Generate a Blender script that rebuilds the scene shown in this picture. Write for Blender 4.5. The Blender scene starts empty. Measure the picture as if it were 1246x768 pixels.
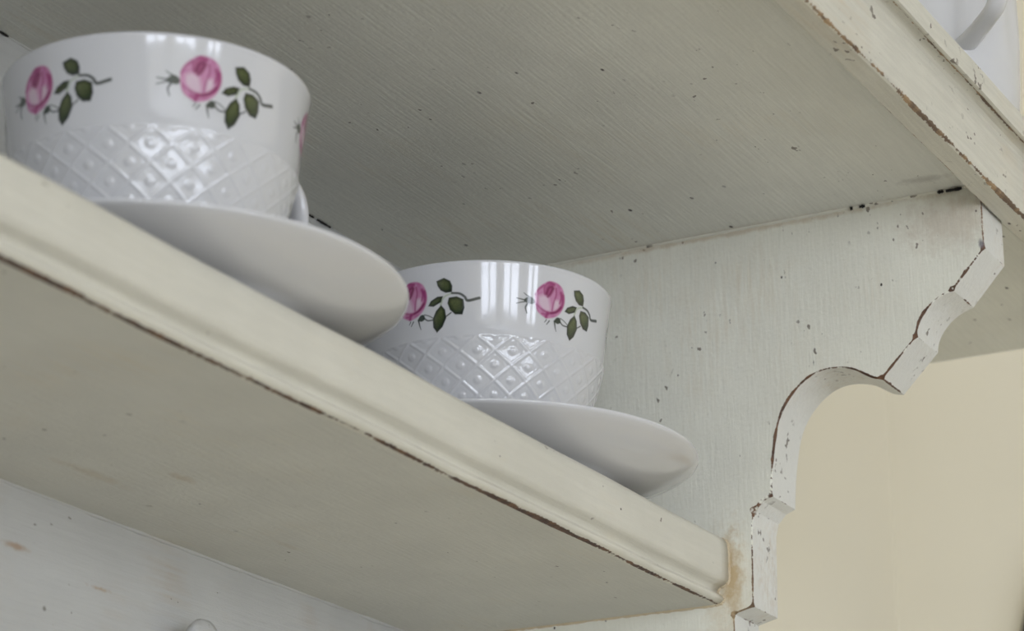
import bpy, bmesh, math, random
import numpy as np
from mathutils import Matrix, Vector
random.seed(7)
scene = bpy.context.scene
col = scene.collection
Z0 = 1.75                       # height of the lower shelf's underside above the floor

# ------------------------------------------------------------------ camera
YAW, PITCH, ROLL, FPX = 1.07283848, 0.336230501, -0.00120691822, 3278.419
CAM = Vector((-0.8889921, -0.52086066, -0.22625807 + Z0))
fw = Vector((math.sin(YAW)*math.cos(PITCH), math.cos(YAW)*math.cos(PITCH), math.sin(PITCH)))
rt = Vector((math.cos(YAW), -math.sin(YAW), 0)); up = rt.cross(fw)
r2 = rt*math.cos(ROLL)+up*math.sin(ROLL); u2 = up*math.cos(ROLL)-rt*math.sin(ROLL)
cd = bpy.data.cameras.new('camera'); cam = bpy.data.objects.new('camera', cd); col.objects.link(cam)
M = Matrix((r2, u2, -fw)).transposed().to_4x4(); M.translation = CAM
cam.matrix_world = M
cd.sensor_width = 36; cd.sensor_fit = 'HORIZONTAL'; cd.lens = FPX*36/1246
cd.clip_start = 0.02; cd.clip_end = 60
cd.dof.use_dof = True; cd.dof.focus_distance = 0.94; cd.dof.aperture_fstop = 17
scene.camera = cam

# ------------------------------------------------------------------ world, daylight, exposure
w = bpy.data.worlds.new('world'); scene.world = w; w.use_nodes = True
bg = w.node_tree.nodes['Background']; bg.inputs[0].default_value = (0.80, 0.90, 1.0, 1); bg.inputs[1].default_value = 1.0
vs = scene.view_settings
vs.view_transform = 'Standard'; vs.look = 'None'; vs.gamma = 1.0; vs.use_curve_mapping = False
vs.exposure = 0.0

RX0, RX1, RY0, RY1, RH = -3.6, 0.556, -3.2, 0.012, 2.60    # the room
WINS = ((-3.25, -1.95), (-1.45, -0.80)); WZ0, WZ1 = 0.85, 2.42     # two window openings in the front wall
LWIN = (-3.0, -1.75)                                                # and one in the left wall
def area(name, loc, rot, sx, sy, power, colr):
    l = bpy.data.lights.new(name, 'AREA'); l.shape = 'RECTANGLE'; l.size = sx; l.size_y = sy
    l.energy = power; l.color = colr
    o = bpy.data.objects.new(name, l); col.objects.link(o); o.location = loc; o.rotation_euler = rot
    return o
DAY, LUM = (0.91, 0.965, 1.10), 23.5                                # daylight colour, watts per square metre of sky seen
WH = WZ1-WZ0+.3
for WX0, WX1 in WINS:
    area('window_daylight', ((WX0+WX1)/2, RY0-0.25, (WZ0+WZ1)/2), (math.radians(90), 0, 0), WX1-WX0+0.3, WH, LUM*(WX1-WX0+.3)*WH, DAY)
area('window_daylight', (RX0-.25, sum(LWIN)/2, (WZ0+WZ1)/2), (math.radians(90), 0, math.radians(-90)), LWIN[1]-LWIN[0]+.3, WH, LUM*(LWIN[1]-LWIN[0]+.3)*WH, DAY)

# ------------------------------------------------------------------ mesh helpers
def mesh_obj(name, verts, faces, mat, parent=None, smooth=False, loc=None):
    me = bpy.data.meshes.new(name); me.from_pydata([tuple(v) for v in verts], [], faces)
    bm = bmesh.new(); bm.from_mesh(me); bmesh.ops.recalc_face_normals(bm, faces=bm.faces); bm.to_mesh(me); bm.free()
    if smooth: me.polygons.foreach_set('use_smooth', [True]*len(me.polygons))
    me.materials.append(mat)
    o = bpy.data.objects.new(name, me); col.objects.link(o)
    if parent: o.parent = parent
    if loc: o.location = loc
    return o
def tag(o, label=None, cat=None, group=None, kind=None):
    for k, v in (('label', label), ('category', cat), ('group', group), ('kind', kind)):
        if v: o[k] = v
    return o
def empty(name, loc):
    o = bpy.data.objects.new(name, None); col.objects.link(o); o.location = loc; o.empty_display_size = 0.02
    return o
def box_geo(x0, x1, y0, y1, z0, z1):
    v = [(x, y, z) for x in (x0, x1) for y in (y0, y1) for z in (z0, z1)]
    return v, [(0,1,3,2),(4,6,7,5),(0,4,5,1),(2,3,7,6),(0,2,6,4),(1,5,7,3)]
def box(name, b, mat, parent=None, loc=None):
    return mesh_obj(name, *box_geo(*b), mat, parent, False, loc)
def prism_x(prof, xs, wob=None):
    """extrude a closed (y, z) outline along x through the stations xs"""
    n = len(prof); V = []; F = []
    for x in xs:
        for i, (y, z) in enumerate(prof):
            dy, dz = wob(x, y, z) if wob else (0, 0)
            V.append((x, y+dy, z+dz))
    for k in range(len(xs)-1):
        for i in range(n):
            j = (i+1) % n
            F.append((k*n+i, k*n+j, (k+1)*n+j, (k+1)*n+i))
    F.append(tuple(range(n))); F.append(tuple((len(xs)-1)*n+i for i in range(n)))
    return V, F
def lathe(prof, seg, disp=None):
    """closed solid of revolution: profile (r, z) runs from axis to axis"""
    V = []; F = []; rows = []
    for r, z in prof:
        if r < 1e-7: rows.append([len(V)]); V.append((0, 0, z)); continue
        row = []
        for k in range(seg):
            a = 2*math.pi*k/seg; rr = r + (disp(a, r, z) if disp else 0)
            row.append(len(V)); V.append((rr*math.cos(a), rr*math.sin(a), z))
        rows.append(row)
    for a, b in zip(rows[:-1], rows[1:]):
        for k in range(seg):
            k2 = (k+1) % seg
            if len(a) == 1 and len(b) == 1: continue
            if len(a) == 1: F.append((a[0], b[k], b[k2]))
            elif len(b) == 1: F.append((a[k], b[0], a[k2]))
            else: F.append((a[k], b[k], b[k2], a[k2]))
    return V, F
def cr(pts, n):
    """Catmull-Rom samples through points"""
    P = [np.array(q, float) for q in pts]; P = [2*P[0]-P[1]]+P+[2*P[-1]-P[-2]]; out = []
    for i in range(1, len(P)-2):
        for k in range(n):
            t = k/n; a, b, c, d = P[i-1:i+3]
            out.append(.5*(2*b+(c-a)*t+(2*a-5*b+4*c-d)*t*t+(3*b-a-3*c+d)*t**3))
    out.append(P[-2]); return out
def tube(path, rad, seg=10, side=None, cap=True):
    """tube along path; rad(i, t) -> (r_normal, r_binormal)"""
    V = []; F = []; n = len(path); path = [Vector(q) for q in path]
    side = Vector(side) if side else Vector((0, 0, 1))
    for i, q in enumerate(path):
        t = (path[min(i+1, n-1)]-path[max(i-1, 0)]).normalized()
        b = side-t*side.dot(t); b.normalize(); nn = b.cross(t)
        ra, rb = rad(i, i/(n-1))
        for k in range(seg):
            a = 2*math.pi*k/seg; V.append(q+nn*(ra*math.cos(a))+b*(rb*math.sin(a)))
    for i in range(n-1):
        for k in range(seg):
            k2 = (k+1) % seg; F.append((i*seg+k, i*seg+k2, (i+1)*seg+k2, (i+1)*seg+k))
    if cap: F.append(tuple(range(seg))); F.append(tuple((n-1)*seg+k for k in range(seg)))
    return V, F

# ------------------------------------------------------------------ materials
class NT:
    def __init__(s, name):
        s.m = bpy.data.materials.new(name); s.m.use_nodes = True; s.t = s.m.node_tree
        s.b = s.t.nodes['Principled BSDF']
    def n(s, kind, **k):
        o = s.t.nodes.new('ShaderNode'+kind)
        for a, v in k.items(): setattr(o, a, v)
        return o
    def l(s, a, b): s.t.links.new(a, b)
    def set(s, sock, v):
        if hasattr(v, 'is_linked') or hasattr(v, 'links'): s.l(v, sock)
        else: sock.default_value = v
    def math(s, op, a, b=0.0, clamp=False):
        o = s.n('Math', operation=op, use_clamp=clamp); s.set(o.inputs[0], a); s.set(o.inputs[1], b); return o.outputs[0]
    def ramp(s, fac, p0, p1, v0=0.0, v1=1.0):
        o = s.n('MapRange', clamp=True); s.set(o.inputs[0], fac)
        for i, v in zip((1, 2, 3, 4), (p0, p1, v0, v1)): s.set(o.inputs[i], v)
        return o.outputs[0]
    def mix(s, fac, a, b):
        o = s.n('Mix', data_type='RGBA'); s.set(o.inputs[0], fac)
        for i, v in ((6, a), (7, b)):
            if isinstance(v, tuple): v = v+(1,) if len(v) == 3 else v
            s.set(o.inputs[i], v)
        return o.outputs[2]
    def coords(s): return s.n('TexCoord').outputs['Object']
    def mapped(s, co, scale, loc=(0, 0, 0)):
        o = s.n('Mapping'); s.l(co, o.inputs[0]); o.inputs['Scale'].default_value = scale; o.inputs['Location'].default_value = loc
        return o.outputs[0]
    def noise(s, co, scale, detail=3, rough=.55, dist=0):
        o = s.n('TexNoise'); s.l(co, o.inputs['Vector']); o.inputs['Scale'].default_value = scale
        o.inputs['Detail'].default_value = detail; o.inputs['Roughness'].default_value = rough; o.inputs['Distortion'].default_value = dist
        return o.outputs['Fac']
    def bump(s, h, strength, dist):
        o = s.n('Bump'); s.l(h, o.inputs['Height']); o.inputs['Strength'].default_value = strength; o.inputs['Distance'].default_value = dist
        return o

def aged_paint(name, base, streak=(4, 90, 90), warm=(0.60, 0.50, 0.33), warm_amt=.35, speck=.66, wear=.5, wear_col=(0.075, 0.038, 0.022),
               wear_col2=(0.14, 0.07, 0.035), wstretch=(1, 1, 1), streak_amt=.14, bump=.3, mottling=.08, rust=None, scratch=None):
    s = NT(name); co = s.coords()
    c = s.mix(s.ramp(s.noise(co, 26, 4), .35, .7), tuple(x*(1-mottling) for x in base), base)
    gr = s.noise(s.mapped(co, streak), 9, 5, .65)                          # brush strokes
    c = s.mix(s.ramp(gr, .40, .62, streak_amt, 0), c, tuple(x*.72 for x in base))
    patch = s.math('MULTIPLY', s.ramp(s.noise(co, 14, 4, .6), .52, .74), s.ramp(s.noise(s.mapped(co, streak), 5, 4), .42, .66))
    c = s.mix(s.math('MULTIPLY', patch, warm_amt), c, warm)               # yellowed, rubbed patches
    sp = s.noise(s.mapped(co, tuple(.35*x/max(streak)+.65 for x in streak)), 340, 2, .5)
    spm = s.math('MULTIPLY', s.ramp(sp, speck, speck+.025), s.ramp(s.noise(co, 33, 2), .52, .60))
    c = s.mix(s.math('MULTIPLY', spm, .8), c, (0.10, 0.075, 0.055))        # tiny chips
    if scratch:                                                           # sparse short nicks
        v = s.n('TexVoronoi'); s.l(s.mapped(co, scratch[0]), v.inputs['Vector']); v.inputs['Scale'].default_value = scratch[1]
        vm = s.math('MULTIPLY', s.ramp(v.outputs['Distance'], scratch[2], scratch[2]*.6), s.ramp(s.noise(co, 12, 2), .50, .53))
        c = s.mix(vm, c, (0.045, 0.035, 0.03))
    rough = .58
    if wear > 0:
        at = s.n('Attribute', attribute_name='wear').outputs['Fac']
        gate = s.math('ADD', s.math('MULTIPLY', s.noise(s.mapped(co, wstretch), 60, 3, .6), .75), s.math('MULTIPLY', s.noise(co, 520, 2), .30))
        wm = s.ramp(s.math('ADD', s.math('MULTIPLY', at, .8), s.math('MULTIPLY', s.math('SUBTRACT', gate, .52), 2.2)), 1.02-.5*wear, 1.12-.5*wear)
        wm = s.math('MULTIPLY', wm, s.ramp(at, .12, .3))
        c = s.mix(wm, c, s.mix(s.ramp(s.noise(co, 130, 3), .45, .62), wear_col, wear_col2))
    if rust:
        for (cen, sc, amt, colr) in rust:
            q = s.n('Mapping'); s.l(co, q.inputs[0]); q.vector_type = 'TEXTURE'
            q.inputs['Location'].default_value = cen; q.inputs['Scale'].default_value = sc
            ln = s.n('VectorMath', operation='LENGTH'); s.l(q.outputs[0], ln.inputs[0])
            d2 = s.math('ADD', ln.outputs['Value'], s.ramp(s.noise(co, 240, 4, .65), .2, .8, -.55, .55))
            c = s.mix(s.ramp(d2, 1.05, .25, 0, amt), c, colr)
    s.l(c, s.b.inputs['Base Color']); s.b.inputs['Roughness'].default_value = rough
    s.b.inputs['Specular IOR Level'].default_value = .35
    h = s.math('ADD', gr, s.math('MULTIPLY', s.noise(co, 700, 2), .35))
    s.l(s.bump(h, bump, .0012).outputs[0], s.b.inputs['Normal'])
    return s.m
CREAM = (0.655, 0.632, 0.545)
GREY = (0.78, 0.775, 0.70)
M_under = aged_paint('paint_underside', GREY, (5, 95, 95), speck=.70, wear=0, streak_amt=.2, bump=.33, scratch=((45, 90, 90), 1.0, .07),
    rust=[((-.0135, -.2168, .146), (.004, .012, .05), .35, (.22, .20, .17)), ((0, -.12, .146), (.003, .11, .05), .35, (.52, .46, .35))])
M_underlow_shade = aged_paint('paint_underside_low_shade', (0.60, 0.59, 0.525), (5, 95, 95), warm_amt=.4, speck=.71, wear=0, streak_amt=.14, bump=.4, scratch=((60, 100, 100), 1.0, .045),  # same underside paint, its colour darkened to stand in for shade
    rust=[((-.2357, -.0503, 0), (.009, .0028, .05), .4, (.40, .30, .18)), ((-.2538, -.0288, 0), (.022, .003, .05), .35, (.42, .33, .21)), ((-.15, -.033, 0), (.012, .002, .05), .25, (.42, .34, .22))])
M_front = aged_paint('paint_front', CREAM, (4, 60, 60), warm=(.55, .45, .31), warm_amt=.5, wear=.82, wear_col=(.13, .085, .055), wear_col2=(.33, .22, .12), wstretch=(.4, 1, 1), speck=.63, streak_amt=.32, scratch=((55, 110, 70), 1.0, .08))
M_low = aged_paint('paint_low_shelf', CREAM, (4, 60, 60), warm=(.60, .49, .31), warm_amt=.4, speck=.72, wear=1.05, wear_col=(.055, .026, .018), wstretch=(.35, 1, 1), scratch=((70, 90, 90), 1.0, .045))
M_panel = aged_paint('paint_panel', (0.80, 0.79, 0.69), (90, 90, 9), warm=(.60, .50, .35), warm_amt=.55, wear=1.0, bump=.28, streak_amt=.08, speck=.67,
    rust=[((0, -.2215, .133), (.03, .024, .013), .40, (.44, .34, .25)), ((0, -.1292, .0105), (.02, .0052, .0185), .8, (.46, .31, .13)), ((0, -.128, .004), (.02, .012, .03), .35, (.56, .44, .26)),
          ((0, -.13, .1447), (.02, .10, .0016), .55, (.50, .40, .26)), ((0, -.1651, .0875), (.02, .0004, .0015), .9, (.05, .045, .04)), ((0, -.2322, .1225), (.02, .0013, .0022), .8, (.12, .11, .14))],
    scratch=((85, 85, 60), 1.0, .045))
M_edge = aged_paint('paint_panel_edge', (0.74, 0.735, 0.69), (120, 60, 60), warm=(.50, .40, .28), warm_amt=.6, wear=.75, bump=.45, speck=.635)
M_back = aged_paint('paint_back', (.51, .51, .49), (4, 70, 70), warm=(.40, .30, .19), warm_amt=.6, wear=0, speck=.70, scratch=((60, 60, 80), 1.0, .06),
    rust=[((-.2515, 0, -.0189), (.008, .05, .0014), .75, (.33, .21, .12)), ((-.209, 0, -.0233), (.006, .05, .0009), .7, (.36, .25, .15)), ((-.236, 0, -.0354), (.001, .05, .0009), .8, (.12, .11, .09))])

def simple(name, colr, rough=.5, noise=.0, scale=20, spec=.5, bump=0):
    s = NT(name); co = s.coords()
    c = s.mix(s.ramp(s.noise(co, scale, 4), .3, .7), tuple(x*(1-noise) for x in colr), colr)
    s.l(c, s.b.inputs['Base Color']); s.b.inputs['Roughness'].default_value = rough; s.b.inputs['Specular IOR Level'].default_value = spec
    if bump: s.l(s.bump(s.noise(co, scale*12, 3), bump, .001).outputs[0], s.b.inputs['Normal'])
    return s.m
M_wall = simple('cream_wall', (.825, .77, .625), .8, .04, 3, .2, .15)
M_ceil = simple('ceiling_white', (.86, .85, .82), .9, .02, 3, .2)
M_floor = simple('pale_floor', (.50, .48, .45), .45, .2, 4, .4)
M_frame = simple('window_white', (.85, .85, .83), .4, .03, 9)
PORC = (0.60, 0.60, 0.61)
def porcelain(name, decal=False):
    s = NT(name); s.b.inputs['Roughness'].default_value = .09; s.b.inputs['Specular IOR Level'].default_value = .55
    s.b.inputs['Coat Weight'].default_value = .35; s.b.inputs['Coat Roughness'].default_value = .04
    if decal:
        a = s.n('Attribute', attribute_name='print_colour')
        s.l(a.outputs['Color'], s.b.inputs['Base Color'])
    else:
        c = s.mix(s.ramp(s.noise(s.coords(), 60, 3), .3, .7), tuple(x*.985 for x in PORC), PORC)
        s.l(c, s.b.inputs['Base Color'])
    return s.m
M_porc = porcelain('white_porcelain'); M_print = porcelain('rose_print_ink', True)
M_dark = simple('dark_frame', (.03, .027, .025), .35, .2, 30)
M_plate = simple('pale_mat', (.62, .60, .52), .6, .05, 12)

# ------------------------------------------------------------------ the room
def structure(name, verts, faces, mat): return tag(mesh_obj(name, verts, faces, mat), kind='structure')
T = .12
structure('floor', *box_geo(RX0-T, RX1+T, RY0-T, RY1+T, -T, 0), M_floor)
structure('ceiling', *box_geo(RX0-T, RX1+T, RY0-T, RY1+T, RH, RH+T), M_ceil)
structure('wall_back', *box_geo(RX0-T, RX1+T, RY1, RY1+T, 0, RH), M_wall)
structure('wall_right', *box_geo(RX1, RX1+T, RY0, RY1, 0, RH), M_wall)
V = []; F = []
(A0, A1), (B0, B1) = WINS
def boxes(bs):
    V = []; F = []
    for b in bs:
        v, f = box_geo(*b); F += [tuple(i+len(V) for i in q) for q in f]; V += v
    return V, F
structure('wall_left', *boxes(((RX0-T, RX0, RY0, LWIN[0], 0, RH), (RX0-T, RX0, LWIN[1], RY1, 0, RH), (RX0-T, RX0, LWIN[0], LWIN[1], 0, WZ0), (RX0-T, RX0, LWIN[0], LWIN[1], WZ1, RH))), M_wall)
for b in ((RX0-T, A0, RY0-T, RY0, 0, RH), (A1, B0, RY0-T, RY0, 0, RH), (B1, RX1+T, RY0-T, RY0, 0, RH)) + tuple(q for a, b_ in WINS for q in ((a, b_, RY0-T, RY0, 0, WZ0), (a, b_, RY0-T, RY0, WZ1, RH))):
    v, f = box_geo(*b); F += [tuple(i+len(V) for i in q) for q in f]; V += v
structure('wall_front', V, F, M_wall)
for k, (WX0, WX1) in enumerate(WINS+(LWIN,)):
    win = tag(empty('window_%d' % (k+1), ((WX0+WX1)/2, RY0-.06, WZ0)), kind='structure')
    if k == 2: win.location = (RX0-.06, (WX0+WX1)/2, WZ0); win.rotation_euler.z = math.radians(90)
    hw, hh = (WX1-WX0)/2, WZ1-WZ0
    for (x0, x1, z0, z1) in ((-hw, -hw+.06, 0, hh), (hw-.06, hw, 0, hh), (-.045, .045, .06, hh-.06), (-hw+.06, hw-.06, 0, .06), (-hw+.06, hw-.06, hh-.06, hh)):
        box('window_frame', (x0, x1, -.03, .03, z0, z1), M_frame, win)
    for (x0, x1) in ((-hw+.06, -.045), (.045, hw-.06)):
        for zz in (.40, .78, 1.16): box('glazing_bar', (x0, x1, -.012, .012, zz-.013, zz+.013), M_frame, win)

# ------------------------------------------------------------------ the wall shelf
ZB = -0.19                                            # bottom of the side panels, in shelf coordinates (z = 0: lower shelf's underside)
XL, XO = -1.0, 0.1918
shelf = tag(empty('wall_shelf', (-.45, 0, Z0+ZB)), 'cream painted wooden wall shelf with two boards and a scalloped side panel', 'wall shelf')
SL = (.45, 0, -ZB)
def part(name, v, f, mat, parent=shelf, smooth=False):
    return mesh_obj(name, v, f, mat, parent, smooth, SL if parent is shelf else None)
def wave(a, s): return lambda x, y, z: (a*math.sin(x*31+s)+a*.6*math.sin(x*83+2*s), a*.7*math.sin(x*47+1+s))
XS = [XL + (0-XL)*i/120 for i in range(121)]
# lower board: bead, cove and rounded fascia on its front
lowp = [(0, 0), (-.1221, 0), (-.1227, 0), (-.1238, .0002), (-.1253, .0006), (-.1261, .0014), (-.1262, .0022), (-.1256, .0030), (-.1244, .0035), (-.1236, .0043), (-.1237, .0053),
        (-.1248, .0063), (-.1266, .0070), (-.1280, .0080), (-.1285, .0098), (-.1285, .0190), (-.1282, .0224), (-.1275, .0239), (-.1262, .0244), (0, .0244)]
lower = part('lower_board', *prism_x(lowp, XS, lambda x, y, z: wave(.00022, 0)(x, y, z) if y < -.1 else (0, 0)), M_low)
lower.data.materials.append(M_underlow_shade)
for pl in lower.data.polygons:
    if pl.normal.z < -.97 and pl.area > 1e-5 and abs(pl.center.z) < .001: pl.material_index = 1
    if abs(pl.normal.x) < .5 and -.1290 < pl.center.y < -.1225 and abs(pl.normal.z) < .97: pl.use_smooth = True
def wear_attr(o, vals):
    a = o.data.attributes.new('wear', 'FLOAT', 'POINT'); a.data.foreach_set('value', np.array(vals, np.float32))
nl = len(lowp); wear_attr(lower, [{2: .8, 3: 1.0, 4: .25}.get(i % nl, 0) for i in range(nl*len(XS))])
# upper board
XU = [XL-.19 + (XO-XL+.19)*i/120 for i in range(121)]
upper = part('upper_board', *prism_x([(0, .146), (-.2346, .146), (-.2346, .1696), (0, .1696)], [XU[0], XU[-1]]), M_under)
mouldp = [(-.2346, .1373), (-.2349, .1370), (-.2354, .1370), (-.2416, .1370), (-.2424, .1370), (-.2433, .1374), (-.2437, .1382), (-.2438, .1390), (-.2448, .1545), (-.2446, .1582), (-.2449, .1598), (-.2458, .1609), (-.2472, .1614), (-.2492, .1613), (-.2502, .1609),
          (-.2510, .1611), (-.2514, .1660), (-.2514, .1690), (-.2508, .1700), (-.2495, .1703), (-.2346, .1703)]
nm = len(mouldp)
mo = mesh_obj('front_moulding', *prism_x(mouldp, XU, wave(.00018, 1.3)), M_front, upper)
wear_attr(mo, [{0: .7, 1: .7, 4: .75, 5: 1, 6: .7, 13: .95, 17: .3}.get(i % nm, 0) for i in range(nm*len(XU))])
for pl in mo.data.polygons:
    if -.2465 > pl.center.y > -.25 and abs(pl.normal.x) < .5: pl.use_smooth = True
# side panels with scalloped front
scal = [(-.2334, .1459), (-.2334, .1208)] + \
       [(-.2205, .1066), (-.2156, .1048), (-.2123, .1028), (-.2096, .1002), (-.2073, .0970), (-.2061, .0937), (-.2057, .0912)] + \
       [(-.1916, .0770), (-.1884, .0777), (-.1849, .0796), (-.1812, .0820), (-.1767, .0835), (-.1722, .0841), (-.1679, .0838), (-.1636, .0824), (-.1592, .0795),
        (-.1553, .0756), (-.1523, .0713), (-.1501, .0662), (-.1487, .0601), (-.1477, .0539), (-.1469, .0467), (-.1464, .0387)] + \
       [(-.1427, .0372), (-.1395, .0338), (-.1383, .0290), (-.1378, -.0020), (-.1300, -.0040)]
lowscal = [(-.1300, -.045), (-.127, -.062), (-.118, -.080), (-.103, -.092), (-.087, -.098), (-.074, -.108), (-.067, -.122), (-.066, -.140), (-.058, -.158), (-.040, -.172), (-.018, -.18), (0, -.19)]
def curve(pts): return [tuple(q) for q in cr(pts, 4)]
scal = scal[:2] + curve(scal[2:9]) + curve(scal[9:25]) + scal[25:]
prof = scal + curve(lowscal) + [(0, .1459)]
TP = .0228
def panel(name, x0, x1):
    P = []; corner = []
    for a, b in zip(prof, prof[1:]+prof[:1]):                      # resample the outline finely
        L = math.hypot(b[0]-a[0], b[1]-a[1]); n = max(1, round(L/.0005)) if a[0] < -.05 else 1
        for k in range(n): P.append((a[0]+(b[0]-a[0])*k/n, a[1]+(b[1]-a[1])*k/n)); corner.append(k == 0)
    n = len(P); rnd = random.Random(5)
    nz = [rnd.random() for _ in range(n)]; co_ = [rnd.random() for _ in range(n//9+2)]
    V = []; W = []; rings = []
    def turn(i):
        a, b, c = P[i-1], P[i], P[(i+1) % n]
        return abs(math.atan2((b[0]-a[0])*(c[1]-b[1])-(b[1]-a[1])*(c[0]-b[0]), (b[0]-a[0])*(c[0]-b[0])+(b[1]-a[1])*(c[1]-b[1])))
    sharp = [i for i in range(n) if corner[i] and turn(i) > .45 and P[i][0] < -.12]
    def near(i): return min([math.hypot(P[i][0]-P[k][0], P[i][1]-P[k][1]) for k in sharp])
    nr = [near(i) for i in range(n)]
    for x, ins, d in ((x0, 1.0, 1), (x0+.0006, 0, 1), (x0+.0012, 0, 0), (x1-.0008, 0, 0), (x1-.0004, 0, .6), (x1, .0004, .6)):
        ring = []
        for i in range(n):
            a, b = P[i-1], P[(i+1) % n]; tx, tz = b[0]-a[0], b[1]-a[1]; L = math.hypot(tx, tz) or 1
            nx, nz_ = -tz/L, tx/L                                      # inward (outline runs top to bottom along the front)
            w = ins
            k = co_[i//9]*(1-i % 9/9)+co_[i//9+1]*(i % 9/9)
            wi = .00026+.00060*k*k+.00026*nz[i]+.0011*math.exp(-(nr[i]/.0012)**2)
            if ins == 1.0: w = wi
            xx = x
            if d == 1 and ins == 0: xx = x0+wi*.8
            if d == 0 and x < (x0+x1)/2: xx = x0+wi*.8+.0005
            if P[i][0] > -.05 or P[i][1] > .1455: w = 0
            V.append((xx, P[i][0]+nx*w, P[i][1]+nz_*w)); ring.append(len(V)-1)
            ww = max(d*min(1, .45+wi*700), math.exp(-(nr[i]/.0007)**2)*.8)
            W.append(ww if ins != 1.0 else .95 if wi > .0003 else .6)
        rings.append(ring)
    F = []; MI = []
    for r, (A, B) in enumerate(zip(rings[:-1], rings[1:])):
        for i in range(n): F.append((A[i], A[(i+1) % n], B[(i+1) % n], B[i])); MI.append(0 if r == 0 or P[i][0] > -.05 else 1)
    F.append(tuple(rings[0])); F.append(tuple(rings[-1])); MI += [0, 0]
    # the flat faces must not show edge wear: give them rings of their own
    for fi, rg in ((len(F)-2, rings[0]), (len(F)-1, rings[-1])):
        base = len(V); V += [V[q] for q in rg]; W += [0]*n; F[fi] = tuple(range(base, base+n))
    o = part(name, V, F, M_panel); o.data.materials.append(M_edge)
    for pl, mi in zip(o.data.polygons, MI): pl.material_index = mi
    wear_attr(o, W)
    return o
panel('side_panel', 0, TP); panel('side_panel', XL-TP, XL)
# back boards between and under the shelves
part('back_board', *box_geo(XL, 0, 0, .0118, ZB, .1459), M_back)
# peg on the back board under the lower shelf
pegc = (-.1650, -.0342)
prp = [(0, 0), (.0038, 0), (.0036, .006), (.0045, .0085), (.0063, .0105), (.0070, .0125), (.0066, .0148), (.0048, .0162), (.002, .0167), (0, .0168)]
v, f = lathe(prp, 32); v = [(pegc[0]+x*1.22, -z*.8, pegc[1]+y*1.22) for x, y, z in v]
part('peg', v, f, M_back, smooth=True)
# filler run along the joints
def bead(name, pts, r, mat, n=90, parent=shelf):
    path = []
    for i in range(n+1):
        t = i/n*(len(pts)-1); k = min(int(t), len(pts)-2); a, b = Vector(pts[k]), Vector(pts[k+1]); path.append(a.lerp(b, t-k))
    rr = [r*(1+.35*random.uniform(-1, 1)) for _ in path]
    return part(name, *tube(path, lambda i, t: (rr[i], rr[i]), 8, (.3, .5, .8)), mat, parent, True)
M_joint = aged_paint('joint_filler', (.74, .72, .62), (90, 14, 90), warm=(.50, .38, .22), warm_amt=.7, speck=.62, wear=0, scratch=((50, 60, 50), 1.0, .12))
M_rust = aged_paint('rusty_filler', (.60, .50, .34), (60, 60, 60), warm=(.40, .24, .09), warm_amt=1.0, speck=.64, wear=0)
bead('joint_filler', [(0, -.004, .1457), (0, -.232, .1459)], .0007, M_joint)
bead('joint_filler', [(XL, 0, .1457), (-.002, 0, .1459)], .0004, M_back, 160)
bead('joint_filler', [(XL, 0, .0002), (-.002, 0, .0002)], .0010, M_back, 160)
bead('joint_filler', [(0, 0, .0001), (0, -.1225, .0001)], .0007, M_rust)
bead('joint_filler', [(-.0001, y, z) for y, z in lowp[2:19]] + [(-.0002, -.10, .0244)], .0006, M_rust, 110)
# open cracks: dark gaps that show between the boards
M_gap = simple('dark_gap', (.012, .010, .009), .9)
for (a, b) in (((-.001, -.2265, .1450), (-.001, -.2205, .1450)), ((-.001, -.2195, .1451), (-.001, -.2172, .1451)), ((-.001, -.1885, .1452), (-.001, -.1865, .1452)), ((-.001, -.1835, .1452), (-.001, -.1828, .1452))):
    bead('joint_gap', [a, b], .00055, M_gap, 8)
for x0, x1 in ((-.372, -.366), (-.2925, -.2845), (-.2832, -.2805), (-.2775, -.2720), (-.0965, -.0945), (-.0925, -.0895), (-.0865, -.0775)):
    bead('joint_gap', [(x0, -.0006, .1456), (x1, -.0006, .1456)], .00035, M_gap, 8)

# ------------------------------------------------------------------ saucers
sp = [(0, .0040), (.021, .0040), (.0222, .0036), (.0380, .0032), (.0395, .0004), (.0402, 0), (.0410, .0004), (.0418, .0026), (.0480, .0036), (.0545, .0050), (.0610, .0067), (.0670, .0086), (.0715, .0103), (.0740, .0114),
      (.0750, .0121), (.0751, .0127), (.0744, .0130), (.0720, .0125), (.0660, .0109), (.0580, .0088), (.0480, .0068), (.0380, .0058), (.0270, .0056), (.0255, .0050), (.0230, .0048), (0, .0048)]
V, F = lathe(sp, 128)
S1 = mesh_obj('saucer', V, F, M_porc, None, True)
C1, C2 = (-.2970, -.0797), (-.0939, -.0776)
ZS = Z0 + .0244
S1.location = (C1[0], C1[1], ZS); S1.scale = (1, 1, .88)
S2 = S1.copy(); col.objects.link(S2); S2.location = (C2[0], C2[1], ZS); S2.scale = (1, 1, 1)
tag(S1, 'white porcelain saucer jutting over the shelf edge, under the left, nearer teacup', 'saucer', 'porcelain saucers on the lower shelf')
tag(S2, 'white porcelain saucer jutting over the shelf edge, nearest the scalloped side panel', 'saucer', 'porcelain saucers on the lower shelf')

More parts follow.
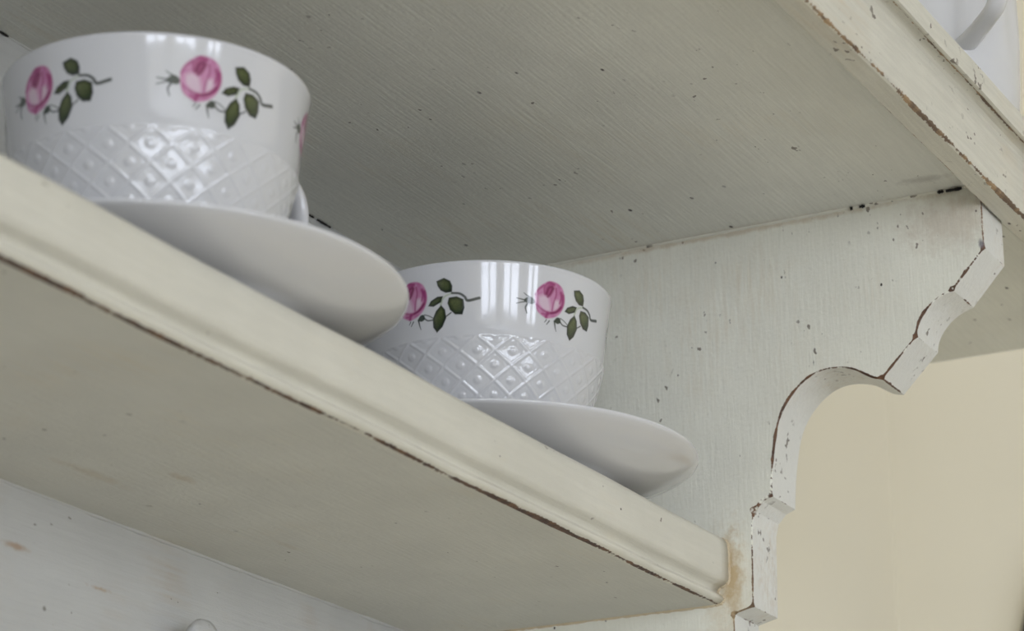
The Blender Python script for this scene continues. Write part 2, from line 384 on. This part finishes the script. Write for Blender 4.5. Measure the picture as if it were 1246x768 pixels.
# ------------------------------------------------------------------ teacups
outer = [(.0205, .0050), (.0216, .0050), (.0222, .0058), (.0226, .0082), (.0255, .0110), (.0310, .0175), (.0355, .0250), (.0390, .0345), (.0412, .0420), (.0421, .0450), (.0425, .0500), (.0430, .0550), (.0436, .0600), (.0444, .0660), (.0450, .0700), (.0453, .0716)]
op = np.array(outer)*1.0
def r_out(z):
    return float(np.interp(z, op[3:, 1], op[3:, 0]))
fine = cr(outer[3:], 12)
op = np.array(fine)
def r_out(z): return float(np.interp(z, op[:, 1], op[:, 0]))
NC = 21; ROW = .0098; ZT = .0458
def emboss(a, r, z):
    if z > ZT+.0008 or z < .0085: return 0
    if z > ZT: return .00016*(ZT+.0008-z)/.0005 if z > ZT+.0003 else .00016
    u = a*NC/(2*math.pi); v = (z-ZT)/ROW/2*2
    p, q = u+v, u-v
    dp, dq = abs(p-round(p)), abs(q-round(q))                # distance from the two families of ridges
    d = min(dp, dq)
    h = .00026*max(0, 1-(d/.085)**2) if d < .085 else 0
    fp, fq = abs((p % 1)-.5), abs((q % 1)-.5)
    e = math.hypot(fp+fq, fp-fq)                             # boss in the middle of each diamond
    rr = math.hypot(fp, fq)
    if rr < .19: h = max(h, .00036*math.cos(rr/.19*math.pi/2)*(1 if rr > .07 else .72))
    inner = max(fp, fq)
    if .30 < inner < .36: h = max(h, .00005)
    fade = min(1, (z-.0085)/.006)
    return (h-.00014)*fade
prof = [(0, .0075), (.0195, .0075), (.0205, .0050), (.0216, .0050), (.0222, .0058)]
zz = [.0082 + (.0462-.0082)*i/96 for i in range(97)] + [.0462+(.0708-.0462)*i/22 for i in range(1, 23)]
prof += [(r_out(z), z) for z in zz]
prof += [(.04535, .0715), (.0452, .0719), (.0448, .0720), (.0444, .0717), (.0436, .0690), (.0425, .0650), (.0412, .0590), (.0404, .0500), (.0390, .0400), (.0355, .0300), (.030, .0210), (.022, .0140), (.012, .0115), (0, .011)]
cupV, cupF = lathe(prof, 720, emboss)

# rose spray painted on the cup: coordinates in mm, u along the cup, v up, from the rose's centre
SPR = dict(
 rose=[(-6.2,1.4),(-5.3,3.4),(-3.1,5.6),(-0.5,7.1),(2.8,7.0),(5.3,5.6),(6.5,3.3),(7.0,0.5),(6.3,-2.2),(4.8,-4.6),(2.3,-6.3),(-0.5,-7.1),(-2.7,-6.5),(-4.7,-5.2),(-5.7,-3.3),(-6.1,-0.8)],
 swirl=[(-2.0,4.8),(-0.5,6.5),(1.9,6.6),(1.4,4.2),(0.2,1.7),(-0.9,1.1),(-2.3,2.1)],
 pale=[(-4.7,0.6),(-2.5,1.6),(-0.5,0.7),(0.7,-4.0),(-2.3,-4.1),(-4.5,-2.2)],
 pale2=[(2.3,0.3),(4.3,0.3),(4.0,-2.3),(2.1,-3.5)],
 leaves=[[(11.0,6.0),(14.0,6.9),(16.3,5.6),(17.1,3.6),(16.9,1.3),(14.4,1.2),(12.5,2.3),(11.4,4.1)],
         [(7.2,-3.0),(8.4,-1.2),(11.1,0.1),(13.4,0.1),(12.5,-2.2),(9.4,-3.5)],
         [(12.5,-3.2),(14.0,-5.1),(14.4,-8.3),(12.8,-11.6),(10.5,-13.6),(9.0,-11.4),(8.9,-8.1),(10.3,-5.3)],
         [(15.6,-0.7),(18.6,-0.5),(21.2,-1.7),(21.5,-5.0),(20.7,-7.5),(17.9,-7.3),(15.9,-5.4),(15.0,-2.8)]],
 buds=[[(2.3,-7.6),(3.8,-6.0),(5.3,-6.1),(5.5,-7.7),(4.0,-8.4)], [(-5.7,-1.6),(-7.0,-2.6),(-9.5,-2.3),(-10.3,-1.2),(-8.3,0.2),(-6.6,-0.4)]],
 stems=[([(16.9,0.9),(19.7,0.5),(21.6,-0.8),(22.8,-2.3),(27.0,-1.5)], .55, .80), ([(5.3,-7.3),(6.8,-8.4),(9.2,-8.5)], .40, .35), ([(5.5,-6.0),(7.3,-6.7),(8.9,-7.7)], .25, .25),
        ([(14.4,-7.7),(16.3,-6.5)], .35, .35), ([(2.8,-7.9),(3.2,-9.9),(3.7,-11.4)], .5, .15), ([(-8.5,0.1),(-9.5,0.6),(-10.5,1.3)], .4, .15), ([(-10.1,-1.4),(-12.0,-1.1),(-13.2,-0.9)], .4, .2),
        ([(-10.1,-2.0),(-11.6,-2.4),(-13.2,-2.9)], .35, .2), ([(-8.9,-2.5),(-9.7,-4.2),(-9.1,-6.2)], .5, .3), ([(0.4,-7.9),(-0.7,-9.4)], .35, .2), ([(-0.9,-7.7),(-1.6,-8.7)], .3, .15)],
 pstem=([(12.3,-3.1),(13.7,-0.4),(16.9,0.9)], .5, .35))
def paint_spray(step=.18):
    u = np.arange(-14.2, 28.2, step); v = np.arange(-14.6, 8.2, step)
    U, Vv = np.meshgrid(u, v)
    def poly_sd(pts, smooth=True, closed=True):
        P = np.array([tuple(q) for q in cr(list(pts)+[pts[0]], 4)[:-1]]) if smooth else np.array(pts)
        d = np.full(U.shape, 1e9); inside = np.zeros(U.shape, bool); n = len(P)
        for i in range(n if closed else n-1):
            a, b = P[i], P[(i+1) % n]; e = b-a; L = max(e@e, 1e-9)
            t = np.clip(((U-a[0])*e[0]+(Vv-a[1])*e[1])/L, 0, 1)
            d = np.minimum(d, np.hypot(U-a[0]-t*e[0], Vv-a[1]-t*e[1]))
            if closed:
                c = ((a[1] > Vv) != (b[1] > Vv)) & (U < (b[0]-a[0])*(Vv-a[1])/(b[1]-a[1]+1e-12)+a[0]); inside ^= c
        return np.where(inside, -d, d) if closed else d
    def stroke(pts, w0, w1):
        P = [tuple(q) for q in cr(pts, 5)]; out = np.full(U.shape, 1e9)
        for i in range(len(P)-1):
            a, b = np.array(P[i]), np.array(P[i+1]); e = b-a; t = np.clip(((U-a[0])*e[0]+(Vv-a[1])*e[1])/max(e@e, 1e-9), 0, 1)
            k = (i+t)/(len(P)-1)
            out = np.minimum(out, np.hypot(U-a[0]-t*e[0], Vv-a[1]-t*e[1])-(w0+(w1-w0)*k)*.72)
        return out
    img = np.ones(U.shape+(3,))*np.array(PORC); al = np.zeros(U.shape)
    rng = np.random.RandomState(3)
    grain = rng.rand(*U.shape)
    def lay(sd, colr, soft=.22, amt=1.0):
        nonlocal img, al
        a = np.clip(.5-sd/(2*soft), 0, 1)*amt
        colr = np.asarray(colr); colr = np.broadcast_to(colr, img.shape)
        img = img*(1-a[..., None])+colr*a[..., None]; al = np.maximum(al, a)
    green, dark, olive = np.array((.018, .036, .013)), np.array((.003, .008, .006)), np.array((.10, .115, .042))
    lay(stroke(*SPR['pstem']), (.34, .40, .26), .3, .8)
    for st in SPR['stems']: lay(stroke(*st), (.018, .026, .020), .22, .92)
    for lf in SPR['leaves']:
        sd = poly_sd(lf, False); c = np.mean(lf, 0)
        g = np.clip(-sd/1.6, 0, 1); tip = np.clip((c[1]-Vv)/6+.45*(U-c[0])/5+.35, 0, 1)
        cc = dark+(green-dark)*g[..., None]; cc = cc+(olive-cc)*((1-tip)*g*(.55+.5*grain))[..., None]
        lay(sd, cc, .22)
    for b in SPR['buds']: lay(poly_sd(b), np.array((.014, .026, .014)), .25, .95)
    sd = poly_sd(SPR['rose'])
    r = np.hypot(U, Vv*.95)/7.0
    base = np.array((.50, .21, .36)); edge = np.array((.40, .10, .25))
    ang = np.arctan2(Vv, U); streak = .5+.5*np.sin(9*ang+3*np.sin(4*r)+grain*1.2)
    cc = base+(edge-base)*(np.clip(r*1.3-.45, 0, 1)*streak)[..., None]
    lay(sd, cc, .35)
    lay(poly_sd(SPR['pale']), (.60, .46, .54), .9, .9); lay(poly_sd(SPR['pale2']), (.61, .48, .55), .7, .9)
    mag, deep = (.26, .022, .125), (.15, .008, .06)
    lay(poly_sd(SPR['swirl']), (.30, .045, .16), .7, .9)
    for pts, w0, w1, c in (([(-2.2,2.0),(-2.4,4.6),(-0.6,6.6),(1.6,6.2)], .2, .35, mag), ([(-1.4,2.2),(-.6,4.4),(.8,5.2)], .5, .3, deep), ([(-.8,1.2),(.2,2.4),(1.2,4.6)], .35, .5, deep),
        ([(-5.3,-2.4),(-2.3,-4.3),(0.9,-4.8),(4.3,-3.2),(6.0,-0.6),(5.8,2.7)], .25, .75, mag), ([(.9,-4.8),(3.2,-4.1),(5.3,-1.9)], .3, .4, deep), ([(2.6,4.8),(2.8,2.4),(1.9,-0.7),(1.4,-3.6)], .35, .15, mag),
        ([(5.0,3.6),(5.2,1.6),(4.6,-.4)], .65, .25, mag), ([(-5.9,1.2),(-4.6,3.4),(-2.7,5.2)], .2, .25, mag), ([(-.4,-5.2),(-.9,-6.0),(-1.1,-6.7)], .75, .5, mag), ([(-4.9,.4),(-4.9,-1.6),(-3.6,-3.2)], .12, .2, (.55,.22,.42)), ([(-3,-5.6),(-1.9,-5.6),(-1,-5.4)], .12, .15, mag)):
        lay(stroke(pts, w0*1.3, w1*1.3), c, .42, .85)
    return u, v, img, al
def print_mesh():
    u, v, img, al = paint_spray(); nu, nv = len(u), len(v)
    keep = al > .02
    V = []; idx = -np.ones(al.shape, int); F = []; cols = []
    def vid(j, i):
        if idx[j, i] < 0:
            z = ZR + v[j]*.001*.92; r = r_out(z) + .00008; a = u[i]*.001*.93/.0438
            idx[j, i] = len(V); V.append((r*math.cos(a), r*math.sin(a), z)); cols.append(tuple(img[j, i])+(1.0,))
        return idx[j, i]
    for j in range(nv-1):
        for i in range(nu-1):
            if keep[j:j+2, i:i+2].any(): F.append((vid(j, i), vid(j, i+1), vid(j+1, i+1), vid(j+1, i)))
    me = bpy.data.meshes.new('rose_print'); me.from_pydata(V, [], F)
    ca = me.color_attributes.new('print_colour', 'FLOAT_COLOR', 'POINT'); ca.data.foreach_set('color', np.array(cols, np.float32).ravel())
    me.polygons.foreach_set('use_smooth', [True]*len(F)); me.materials.append(M_print)
    return me
ZR = .0600                                                   # height of the rose's centre on the cup
PRINT = print_mesh()
# handle, along local +x, then turned
HA = math.radians(118)                                       # angle from the first rose to the handle
hp = cr([(.0405, 0, .0600), (.0480, 0, .0632), (.0560, 0, .0628), (.0615, 0, .0570), (.0620, 0, .0480), (.0580, 0, .0390), (.0500, 0, .0320), (.0400, 0, .0290), (.0345, 0, .0275)], 6)
hV, hF = tube([tuple(q) for q in hp], lambda i, t: (.0023+.0006*abs(2*t-1)**3, .0037+.0016*abs(2*t-1)**3), 16, (0, 1, 0))
ca_, sa_ = math.cos(HA), math.sin(HA)
hV = [(x*ca_-y*sa_, x*sa_+y*ca_, z) for x, y, z in hV]
def cup_parts(root, src=None):
    if src is None:
        b = mesh_obj('cup_bowl', cupV, cupF, M_porc, root, True)
        h = mesh_obj('handle', hV, hF, M_porc, root, True)
        for k in range(5):
            o = bpy.data.objects.new('rose_print', PRINT); col.objects.link(o); o.parent = b; o.rotation_euler = (0, 0, math.radians((0, -66, 66, -132, 162)[k]))
            o['label'] = 'pink rose spray with dark green leaves'
    else:
        for ch in src.children:
            c = ch.copy(); col.objects.link(c); c.parent = root
            for g in ch.children: d = g.copy(); col.objects.link(d); d.parent = c
def cup(c, theta, label, src=None):
    root = empty('teacup', (c[0], c[1], ZS))
    az = math.atan2(CAM.y-c[1], CAM.x-c[0])
    root.rotation_euler = (0, 0, az+math.radians(theta))
    cup_parts(root, src)
    return tag(root, label, 'teacup', 'rose teacups on the lower shelf')
K1 = cup(C1, 15.5, 'white teacup with pink roses and diamond relief at the left, nearer the viewer')
K1.location.z -= .0007; K1.scale.z = 1.03
K2 = cup(C2, 30.5, 'white teacup with pink roses and diamond relief, beside the scalloped side panel', K1)

# ------------------------------------------------------------------ jug on the upper shelf
jug = tag(empty('jug', (.0390, -.2000, Z0+.1704)), 'plain white porcelain jug standing on the upper shelf, only its lower body visible', 'jug')
jp = [(0, 0.002), (.028, .002), (.0295, 0), (.0315, .0008), (.0335, .006), (.0365, .020), (.0381, .040), (.0384, .060), (.0376, .085), (.0355, .110), (.0345, .125), (.0360, .140), (.0375, .146), (.0368, .1468),
      (.0350, .140), (.0335, .125), (.0345, .110), (.0364, .085), (.0370, .060), (.036, .03), (.032, .012), (.02, .006), (0, .006)]
def flute(a, r, z):
    return .00035*math.cos(14*a) if .03 < r and .045 < z < .105 and r > .0352 else 0
jb = mesh_obj('jug_body', *lathe([tuple(q) for q in cr(jp, 3)], 160, flute), M_porc, jug, True)
hj = cr([(.0360, 0, .0385), (.0440, 0, .0390), (.0540, 0, .0405), (.0640, 0, .0440), (.0705, 0, .0580), (.0705, 0, .0820), (.0640, 0, .1000), (.0520, 0, .1120), (.0400, 0, .1160), (.0345, 0, .1160)], 6)
v, f = tube([tuple(q) for q in hj], lambda i, t: (.0024+.0006*abs(2*t-1)**3, .0038+.0010*abs(2*t-1)**3), 16, (0, 1, 0))
mesh_obj('handle', v, f, M_porc, jug, True)
jug.rotation_euler = (0, 0, math.radians(-134))

# ------------------------------------------------------------------ round dark frame on the right-hand wall, just entering the picture's corner
fr = tag(empty('round_frame', (RX1, -.2108, Z0+.067)), 'dark edge of a round frame on the cream wall at the lower right corner', 'frame')
rp = cr([(-.008, 0, 0), (-.008, 0, .010), (0, 0, .014), (.007, 0, .008), (.007, 0, 0)], 3)
V = []; F = []; NS = 96; n = len(rp)
for k in range(NS):
    a = 2*math.pi*k/NS
    for q in rp: V.append((-q[2], (.145+q[0])*math.cos(a), (.145+q[0])*math.sin(a)))
for k in range(NS):
    for i in range(n): F.append((k*n+i, k*n+(i+1) % n, ((k+1) % NS)*n+(i+1) % n, ((k+1) % NS)*n+i))
mesh_obj('frame_ring', V, F, M_dark, fr, True)
V, F = lathe([(0, 0), (.138, 0), (.138, .004), (0, .005)], 64); V = [(-z, x, y) for x, y, z in V]
mesh_obj('picture_mat', V, F, M_plate, fr)
